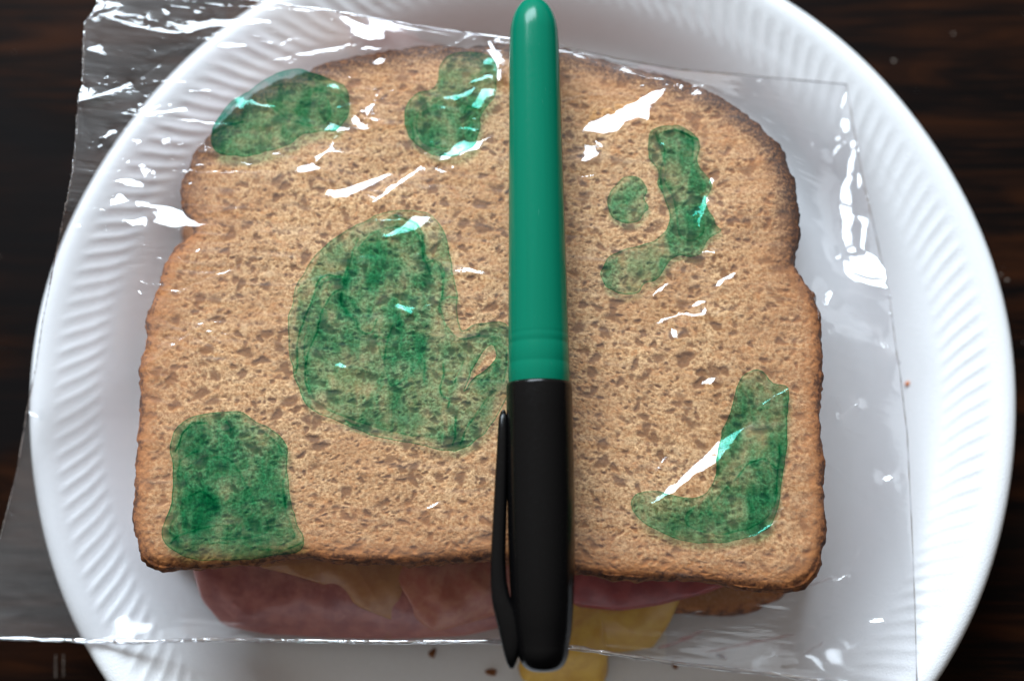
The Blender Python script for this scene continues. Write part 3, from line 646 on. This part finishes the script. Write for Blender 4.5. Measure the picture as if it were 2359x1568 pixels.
fx, fy = project(P[..., 0], P[..., 1], base)
jx = noise2((NU, NV), 130, 90, 2)*1.6; jy = noise2((NU, NV), 130, 90, 2)*1.4
qx, qy = fx + jx, fy + jy
mask = np.zeros((NU, NV))
for pl in POLY: mask = np.maximum(mask, inside(qx, qy, pl))
for pl, wd, st_ in STROKE:
    x0, y0 = pl.min(0) - wd.max() - 2; x1, y1 = pl.max(0) + wd.max() + 2
    ii = np.nonzero((qx > x0) & (qx < x1) & (qy > y0) & (qy < y1))
    if not len(ii[0]): continue
    X = qx[ii]; Y = qy[ii]; best = np.zeros(X.shape)
    wv = np.interp(np.linspace(0, 1, len(pl)), np.linspace(0, 1, len(wd)), wd) if len(wd) > 1 else np.full(len(pl), wd[0])
    for s_ in range(len(pl) - 1):
        a = pl[s_]; e = pl[s_ + 1] - a; t = np.clip(((X - a[0])*e[0] + (Y - a[1])*e[1])/(e @ e + 1e-9), 0, 1)
        d = np.hypot(X - a[0] - t*e[0], Y - a[1] - t*e[1]); ww = wv[s_] + (wv[s_ + 1] - wv[s_])*t
        ends = np.minimum(1, .45 + 2.2*np.minimum((t + s_)/(len(pl) - 1), 1 - (t + s_)/(len(pl) - 1)))
        best = np.maximum(best, d < np.maximum(ww*ends, .9))
    mask[ii] = np.maximum(mask[ii], best)
# gradient the film needs there so that it mirrors the window towards the viewer
def solve_relief(P, base, mask, it=380):
    Vv = np.stack([CAM[0] - P[..., 0], CAM[1] - P[..., 1], CAM[2] - base], -1); Vv /= np.linalg.norm(Vv, axis=-1, keepdims=True)
    Lv = np.stack([LPOS[0] - P[..., 0], LPOS[1] - P[..., 1], LPOS[2] - base], -1); Lv /= np.linalg.norm(Lv, axis=-1, keepdims=True)
    Hn = Vv + Lv
    gx = -Hn[..., 0]/Hn[..., 2]; gy = -Hn[..., 1]/Hn[..., 2]
    gx = gx + .035*noise2(mask.shape, 90, 60, 2); gy = gy + .035*noise2(mask.shape, 90, 60, 2)
    # faint wrinkles elsewhere, mostly running across
    wr = noise2(mask.shape, 10, 50, 3, .6)*.22 + noise2(mask.shape, 24, 16, 2)*.16
    cr = noise2(mask.shape, 5, 7, 2); wr += .5*np.abs(noise2(mask.shape, 7, 9, 3, .6))*.6
    # a long mirror area is broken by fine creases where the film jumps back
    q_ = P[..., 0]*.35 + P[..., 1] + 1.3*noise2(mask.shape, 16, 12, 2)
    brk = (np.mod(q_, 5.5) < .26) & (blur(mask, 9, 1) > .72)
    mask = np.where(brk, 0, mask); soft_ = np.where(brk, .06, 1.)
    ridge = np.zeros(mask.shape)
    for k_ in range(84):
        if k_ < 34: x_, y_, a_ = rng.uniform(150, 420), rng.uniform(20, 900), rng.normal(.0, .30)
        elif k_ < 62: x_, y_, a_ = rng.uniform(400, 1500), rng.uniform(60, 700), rng.normal(-.10, .35)
        elif k_ < 76: x_, y_, a_ = rng.uniform(1850, 2060), rng.uniform(250, 1300), rng.normal(.9, .5)
        else: x_, y_, a_ = rng.uniform(300, 1700), rng.uniform(1310, 1440), rng.normal(-.05, .25)
        L_ = rng.uniform(90, 330); tt = np.linspace(0, 1, 9); bend = rng.normal(0, 14)
        pl = np.stack([x_ + tt*L_*math.cos(a_) - bend*np.sin(tt*3.1)*math.sin(a_), y_ + tt*L_*math.sin(a_) + bend*np.sin(tt*3.1)*math.cos(a_)], 1)
        x0, y0 = pl.min(0) - 26; x1, y1 = pl.max(0) + 26
        ii = np.nonzero((qx > x0) & (qx < x1) & (qy > y0) & (qy < y1))
        if not len(ii[0]): continue
        d = polydist(qx[ii], qy[ii], pl, False)/11; wd_ = rng.uniform(.25, .75)
        e0 = np.hypot(qx[ii] - pl[0, 0], qy[ii] - pl[0, 1]); e1 = np.hypot(qx[ii] - pl[-1, 0], qy[ii] - pl[-1, 1])
        ridge[ii] += rng.uniform(.04, .17)*wd_*2*np.exp(-(d/wd_)**1.5)*np.clip(np.minimum(e0, e1)/40, 0, 1)*rng.choice([1, -1])
    def edge(ax):
        d = np.diff(P, axis=ax); db = np.diff(base, axis=ax); n = mask.shape[ax]
        a = np.take(mask, range(n - 1), ax); b = np.take(mask, range(1, n), ax); m = np.minimum(a, b)
        ga = np.take(gx, range(n - 1), ax)*d[..., 0] + np.take(gy, range(n - 1), ax)*d[..., 1] - db
        t = m*ga + (1 - m)*(np.diff(wr, axis=ax)*.22 + np.diff(ridge, axis=ax))
        w_ = (1 + 90*m)*np.minimum(np.take(soft_, range(n - 1), ax), np.take(soft_, range(1, n), ax))
        return t, w_
    tx, wx = edge(0); ty, wy = edge(1)
    scr = np.full(mask.shape, (.22/7.)**2)
    scr[0] = scr[-1] = 5; scr[:, 0] = scr[:, -1] = 5
    def Aop(h):
        o = scr*h; d = wx*(h[1:] - h[:-1]); o[1:] += d; o[:-1] -= d
        d = wy*(h[:, 1:] - h[:, :-1]); o[:, 1:] += d; o[:, :-1] -= d; return o
    b = np.zeros(mask.shape); d = wx*tx; b[1:] += d; b[:-1] -= d; d = wy*ty; b[:, 1:] += d; b[:, :-1] -= d
    diag = scr.copy(); diag[1:] += wx; diag[:-1] += wx; diag[:, 1:] += wy; diag[:, :-1] += wy
    h = np.zeros(mask.shape); r = b - Aop(h); z = r/diag; p = z.copy(); rz_ = (r*z).sum()
    for _ in range(it):
        Ap = Aop(p); al = rz_/(p*Ap).sum(); h += al*p; r -= al*Ap; z = r/diag; rn = (r*z).sum(); p = z + rn/rz_*p; rz_ = rn
    return h
h = solve_relief(P, base, mask)
print('relief', h.min(), h.max(), h.std())
# keep the film above the bread it lies on
inn = inside(P[..., 0], P[..., 1], OUTW)
floor_ = np.where(inn, -FILM_GAP + .25, -30.)
hc = np.maximum(h, floor_)
Zf = base + hc
FILMZ = Zf
borg = (0, 0, 22.8)
bag = thing('sandwich_bag', 'crinkled clear plastic sandwich bag with green marker spots drawn round the sandwich', 'sandwich bag', None, borg)
V = np.stack([P[..., 0], P[..., 1], Zf], -1)
upper = mesh('upper_film', V.reshape(-1, 3), grid_quads(NU, NV)[:, ::-1], M['film'], bag, origin=borg)
# lower film: from the same edges down under the sandwich
Pl = coons(260, 190, -.25); insl = inside(Pl[..., 0], Pl[..., 1], np.stack([lx, ly], 1)); rl = np.hypot(Pl[..., 0], Pl[..., 1])
lo = np.where(rl < 112.5, plate_z(rl) + .35, .5); hi = np.where(insl, 3.15, 99.)
lo = np.minimum(lo, hi - .01)
zl = relax(Pl, lo, hi, 1200); zl[4:-4, 4:-4] = np.maximum(blur(zl, 1, 2), lo)[4:-4, 4:-4]
wl = np.abs(noise2(zl.shape, 14, 20, 3, .55))*.35; wl *= np.clip((zl - plate_z(rl) - .4)/3, 0, 1); wl[0] = wl[-1] = 0; wl[:, 0] = wl[:, -1] = 0
Vl = np.stack([Pl[..., 0], Pl[..., 1], zl - wl*.6], -1)
mesh('lower_film', Vl.reshape(-1, 3), grid_quads(260, 190), M['underfilm'], bag, origin=borg)
# welded seam along the near edge, ridge along the far fold and the right edge
def tube(name, pts, r, mat, parent, org, ring=8):
    p = np.asarray(pts); t = np.gradient(p, axis=0); t /= np.linalg.norm(t, axis=1, keepdims=True)
    s_ = np.cross(t, (0, 0, 1)); s_ /= np.linalg.norm(s_, axis=1, keepdims=True); u_ = np.cross(s_, t)
    th = np.linspace(0, 2*np.pi, ring, endpoint=False)
    V = p[:, None] + np.asarray(r)[:, None, None]*(np.cos(th)[None, :, None]*s_[:, None] + np.sin(th)[None, :, None]*u_[:, None])
    return mesh(name, V.reshape(-1, 3), grid_quads(len(p), ring, True), mat, parent, origin=org)
sp = V[:, -1].copy(); n = len(sp); sp = sp.reshape(-1, 3)
sp[:, 2] += .15*noise1(n, 60); tube('seam', sp, .52 + .12*noise1(n, 90).clip(-1, 1), M['seam'], bag, borg)
sp = V[:, 0].copy(); sp[:, 2] += .1; tube('fold', sp, .22 + .05*noise1(n, 70).clip(-1, 1), M['seam'], bag, borg)
sp = V[-1].copy(); tube('fold', sp, .15 + .04*noise1(len(sp), 70).clip(-1, 1), M['seam'], bag, borg)
sp = V[0].copy(); tube('torn_edge', sp, (.13 + .05*noise1(len(sp), 300)).clip(.05, .3), M['seam'], bag, borg)

# ---- ink spots, on the film
INK = [
 ('dark green ink spot at the upper left corner of the bread', 1.25, [(485,332),(485,310),(500,270),(530,235),(580,205),(620,175),(668,158),(710,163),(745,178),(775,186),(800,200),(808,225),(800,250),(803,275),(775,300),(740,303),(700,305),(670,330),(640,345),(600,352),(560,362),(520,358),(490,350)],
   [[(600,200),(700,190),(770,230),(760,290),(690,290),(620,250)]], []),
 ('two-lobed green ink spot at the top left of the marker', .95, [(1010,200),(1010,150),(1035,125),(1065,120),(1100,120),(1140,135),(1150,160),(1140,185),(1146,215),(1120,250),(1105,265),(1105,310),(1095,335),(1060,355),(1020,362),(980,350),(945,320),(928,280),(932,240),(960,210),(1000,205)],
   [[(960,250),(1020,215),(1080,230),(1090,300),(1060,340),(990,345),(955,310)]], []),
 ('long wavering green ink streak right of the marker', .85, [(1500,300),(1530,287),(1570,290),(1600,310),(1615,330),(1610,355),(1600,365),(1612,390),(1640,415),(1640,440),(1625,455),(1632,490),(1650,500),(1645,518),(1667,530),(1640,545),(1625,560),(1612,590),(1590,592),(1560,585),(1540,605),(1530,620),(1520,640),(1500,650),(1485,650),(1475,675),(1440,680),(1400,665),(1383,645),(1383,620),(1400,592),(1440,572),(1480,565),(1515,550),(1535,530),(1545,500),(1540,480),(1530,455),(1512,430),(1513,410),(1520,395),(1500,375),(1490,350),(1493,325)],
   [[(1508,310),(1530,302),(1570,300),(1598,320),(1600,350),(1590,370),(1600,400),(1630,420),(1620,450),(1615,500),(1630,530),(1590,560),(1560,540),(1560,500),(1555,460),(1530,420),(1535,390),(1525,350)]], []),
 ('small round green ink spot right of the marker', .8, [(1405,440),(1425,418),(1437,407),(1475,408),(1485,425),(1493,443),(1480,457),(1500,482),(1480,495),(1475,510),(1440,515),(1410,500),(1400,480),(1399,460)], [], []),
 ('biggest green ink spot left of the marker', .45, [(700,620),(740,572),(790,535),(850,503),(880,490),(905,484),(940,482),(990,490),(1020,520),(1035,570),(1043,640),(1055,660),(1053,720),(1062,775),(1085,748),(1130,740),(1172,738),(1185,800),(1185,850),(1175,900),(1150,950),(1120,1000),(1075,1030),(1040,1045),(1000,1030),(960,1025),(900,1012),(850,1000),(780,970),(720,950),(697,925),(680,880),(665,820),(662,740),(680,670)],
   [[(708,880),(700,800),(715,720),(735,650),(760,632),(795,640),(810,580),(840,535),(880,535),(900,487),(915,487),(912,505),(960,505),(975,530),(977,603),(1010,600),(1024,640),(1012,720),(1030,760),(1062,790),(1100,770),(1172,780),(1165,880),(1100,960),(1040,1010),(950,1005),(860,980),(770,950),(720,930)],
    [(785,690),(800,640),(815,585),(845,540),(905,520),(965,530),(975,600),(1000,640),(1000,760),(950,860),(900,900),(870,780),(845,765),(820,735),(790,720)]],
   [[(1068,905),(1085,860),(1105,822),(1130,788),(1143,800),(1140,830),(1118,852),(1090,868)]]),
 ('bell-shaped green ink spot on the lower left corner of the bread', .95, [(392,1005),(400,985),(430,962),(480,950),(540,945),(565,945),(572,965),(610,980),(650,1005),(665,1030),(660,1080),(665,1120),(670,1160),(680,1205),(705,1240),(695,1272),(650,1277),(600,1285),(560,1288),(480,1290),(430,1288),(375,1250),(370,1220),(390,1180),(400,1100),(395,1050)],
   [[(415,1000),(440,975),(490,968),(480,990),(540,1000),(550,960),(590,985),(640,1015),(650,1060),(650,1120),(655,1170),(670,1215),(690,1240),(640,1255),(520,1250),(420,1255),(385,1235),(405,1180),(412,1080)],
    [(430,1060),(540,1040),(560,1110),(600,1180),(640,1230),(500,1245),(390,1240),(420,1180)]], []),
 ('boot-shaped green ink spot at the lower right of the bread', 1.0, [(1690,905),(1703,868),(1725,850),(1750,845),(1768,858),(1776,888),(1790,886),(1815,880),(1818,950),(1810,1050),(1800,1110),(1790,1180),(1780,1212),(1740,1235),(1690,1245),(1640,1252),(1590,1250),(1540,1235),(1490,1213),(1465,1188),(1450,1160),(1455,1140),(1490,1130),(1520,1132),(1580,1150),(1620,1145),(1645,1110),(1650,1060),(1664,1000),(1680,950)],
   [[(1650,1120),(1700,1070),(1760,1055),(1793,1080),(1785,1180),(1720,1225),(1620,1230),(1560,1200),(1600,1170)]], []),
]
Zink = V[..., 2] + .05
fx2, fy2 = project(V[..., 0], V[..., 1], Zink)
fx2 = fx2 + noise2((NU, NV), 70, 50, 2)*1.5; fy2 = fy2 + noise2((NU, NV), 70, 50, 2)*1.5
pxmm_ = 11.1
LINES = [('E',[(130,90),(60,320),(40,420),(20,540),(60,600)]),('E',[(130,620),(140,700),(190,735),(240,720),(265,640)]),('E',[(255,740),(310,760),(345,750),(370,680)]),('E',[(345,750),(330,830),(315,900)]),
 ('E',[(565,80),(575,180),(578,262),(600,265),(620,240),(690,250),(720,320),(720,400),(690,500),(685,600)]),('E',[(580,920),(585,1000),(578,1060)]),('E',[(710,930),(718,1000),(690,1080),(690,1120),(720,1160),(755,1168),(745,1230)]),
 ('E',[(850,910),(820,1000),(795,1060)]),('E',[(965,890),(930,970),(890,1060)]),('E',[(1060,935),(960,960),(925,1030)]),('E',[(795,1290),(797,1400),(775,1480)]),('E',[(1040,1130),(960,1240),(860,1390),(830,1480)]),
 ('E',[(695,500),(750,485),(805,492)]),('E',[(65,1320),(100,1340),(150,1355)]),
 ('D',[(2345,230),(2305,430),(2300,540),(2335,590)]),('D',[(2320,425),(2260,440),(2180,560),(2140,720),(2080,850),(2040,1030),(2080,1130)]),('D',[(2300,350),(2220,335),(2150,350),(2100,520),(2060,600),(2010,780),(1990,990)]),
 ('D',[(1395,1330),(1290,1330),(1240,1400),(1190,1520)]),('D',[(1530,1330),(1560,1370),(1550,1400)]),('G',[(1165,120),(1160,260),(1145,420),(1100,510)]),('G',[(1150,640),(1190,590),(1290,560),(1420,520),(1580,520)]),('G',[(1210,80),(1250,50),(1330,20)]),('G',[(1270,320),(1350,290),(1450,350)]),
 ('G',[(1950,20),(1930,150),(1905,250),(1925,400)]),('G',[(1640,640),(1750,680),(1900,690),(2030,640)]),('I',[(290,170),(300,60)]),('I',[(400,220),(500,110),(600,65),(690,125)]),('I',[(240,400),(300,330),(370,260)]),('I',[(170,460),(180,440)]),('I',[(710,-20),(700,180),(680,300)]),
 ('B',[(2150,900),(2160,950),(2205,1000),(2190,1100),(2175,1170),(2185,1290)]),('C',[(0,870),(80,905),(160,950)]),('B',[(500,830),(515,900),(510,960)]),('B',[(860,770),(880,720),(940,730)]),
 ('A',[(1430,890),(1480,800),(1600,680)]),('A',[(2359,820),(2300,870),(2200,880)]),('A',[(1440,900),(1530,850),(1640,820)]),('A',[(2130,600),(2300,640),(2359,720)])]
LINES = [resample(cz(k_, p_), 24, False, 1) for k_, p_ in LINES]
LINEWT = [rng.uniform(1.2, 3.2) for _ in LINES]
def soft(v, a, b): t = np.clip((v - a)/(b - a), 0, 1); return t*t*(3 - 2*t)
for lab, dens, poly, inner, holes in INK:
    pl = resample(poly, 3*len(poly), True, 2)
    x0, y0 = pl.min(0) - 8; x1, y1 = pl.max(0) + 8
    box = (fx2 > x0) & (fx2 < x1) & (fy2 > y0) & (fy2 < y1)
    iu = np.nonzero(box.any(1))[0]; iv = np.nonzero(box.any(0))[0]
    su = slice(iu[0], iu[-1] + 1); sv = slice(iv[0], iv[-1] + 1)
    X = fx2[su, sv]; Y = fy2[su, sv]
    def sd(pg): return np.where(inside(X, Y, pg), 1, -1)*polydist(X, Y, pg)/pxmm_
    sdf = sd(pl); coat = np.full(X.shape, dens)
    for pg in inner:
        d = sd(resample(pg, 3*len(pg), True, 2)); coat += .55*soft(d, -.1, .25) + 1.9*np.exp(-(d/.12)**2)*(.3 + .7*(noise2(X.shape, 6, 6, 1) > -.2))
    for pg in holes: sdf = np.minimum(sdf, -sd(resample(pg, 3*len(pg), True, 1)))
    for pg, wt_ in zip(LINES, LINEWT):
        if pg[:, 0].max() < x0 or pg[:, 0].min() > x1 or pg[:, 1].max() < y0 or pg[:, 1].min() > y1: continue
        d = polydist(X, Y, pg, False)/pxmm_; coat += wt_*np.exp(-(d/.13)**2) + .35*np.exp(-(d/.6)**2)
    # marker strokes: bands laid side by side, slightly slanting
    bn = X*.9 + Y*.28; coat += .22*np.sign(np.sin(bn/27. + noise2(X.shape, 3, 3, 1)))*1.0
    coat = np.maximum(coat, .15)
    nu, nv = X.shape
    VV = np.stack([V[su, sv, 0], V[su, sv, 1], Zink[su, sv]], -1).reshape(-1, 3)
    q = grid_quads(nu, nv)[:, ::-1]; s_ = sdf.ravel()
    q = q[(s_[q].max(1) > 0)]
    v, qq, aa = compact(VV, q, dict(sdf=s_, coat=coat.ravel()))
    o = mesh('ink_spot', v, qq, M['ink'], bag, aa, origin=borg); o['label'] = lab

SM = NT('pink_reflection_tint'); _sd = SM.attr('sdf'); _n = SM.noise(SM.coords(), .3, 4, .6)  # reflections of the ham in the film wrinkles, painted as pink tinted ribbons
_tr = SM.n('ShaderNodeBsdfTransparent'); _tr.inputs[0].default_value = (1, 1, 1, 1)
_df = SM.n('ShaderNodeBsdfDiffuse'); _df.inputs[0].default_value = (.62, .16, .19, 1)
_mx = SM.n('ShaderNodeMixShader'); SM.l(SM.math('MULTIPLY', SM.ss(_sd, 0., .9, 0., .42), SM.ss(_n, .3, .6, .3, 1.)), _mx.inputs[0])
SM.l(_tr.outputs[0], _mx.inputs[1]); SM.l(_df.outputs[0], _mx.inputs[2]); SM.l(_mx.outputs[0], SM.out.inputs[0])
for lab, pg in [('long pink painted ham reflection on the film right of the cheese', cz('I', [(180,1370),(400,1310),(640,1265),(830,1232),(820,1262),(600,1315),(360,1365),(200,1395)])),
                ('short pink painted ham reflection nearest the right plate rim', cz('I', [(870,1385),(930,1320),(1020,1280),(1010,1310),(940,1370),(885,1400)])),
                ('pink painted ham reflection beside the yellow cheese', cz('I', [(-120,1330),(0,1275),(120,1230),(220,1200),(210,1240),(90,1300),(-40,1350),(-110,1365)])),
                ('faint pink painted ham reflection right of the bread corner', cz('I', [(860,930),(940,890),(1060,860),(1150,860),(1050,895),(930,930)])),
                ('pink painted ham reflection along the bag edge', cz('I', [(-20,1440),(200,1465),(420,1500),(640,1535),(700,1568),(560,1560),(300,1515),(60,1475)]))]:
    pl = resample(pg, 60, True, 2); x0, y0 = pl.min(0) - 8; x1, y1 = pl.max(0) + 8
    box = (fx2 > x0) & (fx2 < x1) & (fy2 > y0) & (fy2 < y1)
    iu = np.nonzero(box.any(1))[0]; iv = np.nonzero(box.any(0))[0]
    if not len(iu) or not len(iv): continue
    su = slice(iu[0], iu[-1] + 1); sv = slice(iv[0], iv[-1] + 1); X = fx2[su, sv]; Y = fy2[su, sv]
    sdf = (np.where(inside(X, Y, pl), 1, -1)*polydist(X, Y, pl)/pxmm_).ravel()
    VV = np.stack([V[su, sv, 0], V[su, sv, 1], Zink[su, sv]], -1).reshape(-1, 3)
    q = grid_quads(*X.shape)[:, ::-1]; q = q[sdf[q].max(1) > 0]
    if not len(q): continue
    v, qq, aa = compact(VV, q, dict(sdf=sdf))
    o = mesh('painted_ham_reflection', v, qq, SM.m, bag, aa, origin=borg); o['label'] = lab

# ------------------------------------------------------------------ crumbs
def lump(name, px, py, z, a, b, h_, ang, mat, label, cat, group=None, NA=22, NR=7):
    cx, cy = map(float, at(px, py, z)); th = np.linspace(0, 2*np.pi, NA, endpoint=False)
    rr = 1 + .22*noise1(NA, 7) + .1*noise1(NA, 11); rows = []
    for k_ in range(NR):
        f = math.pi/2*(k_ + .02)/(NR - 1) if NR > 1 else 0
        rad = math.sin(f); hh_ = math.cos(f)*h_*(1 + .15*rng.standard_normal(NA)*(rad > .2)*(rad < .99))
        X = a*rad*rr*np.cos(th); Y = b*rad*rr*np.sin(th)
        rows.append(np.stack([cx + X*math.cos(ang) - Y*math.sin(ang), cy + X*math.sin(ang) + Y*math.cos(ang), z + hh_*np.ones(NA)], 1))
    o = mesh(name, np.vstack(rows), grid_quads(NR, NA, True), mat, origin=(cx, cy, z)); o.location = Vector((cx, cy, z))*S
    return tag(o, label, cat, group)
lump('bread_crumb', 1135, 1548, 2.9, 1.5, .7, .5, -.25, M['crumbs'], 'largest brown bread crumb on the plate just left of the cap tip', 'bread crumb', 'crumbs on the plate')
lump('bread_crumb', 997, 1503, 2.9, .85, .8, .6, .3, M['crumbs'], 'small brown crumb on the bare plate below the bag seam', 'bread crumb', 'crumbs on the plate')
lump('bread_crumb', 1556, 1532, 3.6, .8, 1.0, .6, .3, M['crumbs'], 'brown crumb near the bag seam right of the cheese', 'bread crumb', 'crumbs on the plate')
lump('bread_crumb', 1664, 1513, 3.2, 1.1, .5, .5, -.5, M['crumbs'], 'oval tan crumb under the bag at the lower right of the plate', 'bread crumb', 'crumbs on the plate')
def on_plate(px, py):
    z = 10.
    for _ in range(20): x, y = at(px, py, z); z = float(plate_z(np.hypot(x, y)))
    return z
lump('bread_crumb', 2093, 883, on_plate(2093, 883) - .05, .75, .55, .35, .6, M['fleck'], 'orange fleck of crumb on the right wall of the plate', 'bread crumb', 'crumbs on the plate')
# dust on the table
def dust():
    V = []; T = []
    spots = [(250, 72 - 20), (1480*.3418 + 1553, 140), (2196, 78), (2305, 632), (2320, 645), (1995 + 150, 600)]
    def fl(px, py, r):
        cx, cy = map(float, at(px, py, .05)); n = 7; b = len(V); V.append((cx, cy, .25))
        a0 = rng.uniform(0, 6); el = rng.uniform(.4, 1)
        for k_ in range(n):
            a = a0 + k_*2*math.pi/n; rr = r*rng.uniform(.6, 1.2); V.append((cx + rr*math.cos(a), cy + el*rr*math.sin(a), .06))
        for k_ in range(n): T.append((b, b + 1 + k_, b + 1 + (k_ + 1) % n))
    for (x, y) in spots: fl(x, y, rng.uniform(.35, .7))
    for _ in range(34):
        x = rng.uniform(2000, 2380) if rng.random() < .6 else rng.uniform(-20, 150); y = rng.uniform(0, 1568); fl(x, y, .09*math.exp(abs(rng.normal(0, .7))))
    for k_ in range(9): fl(128, 1510 + k_*6, .28); fl(146, 1508 + k_*6, .26)
    o = mesh('table_dust', np.array(V), None, M['dust'], tris=T); o['kind'] = 'stuff'; o['category'] = 'dust'
    o['label'] = 'pale specks of dust and crumbs scattered on the dark table'
dust()
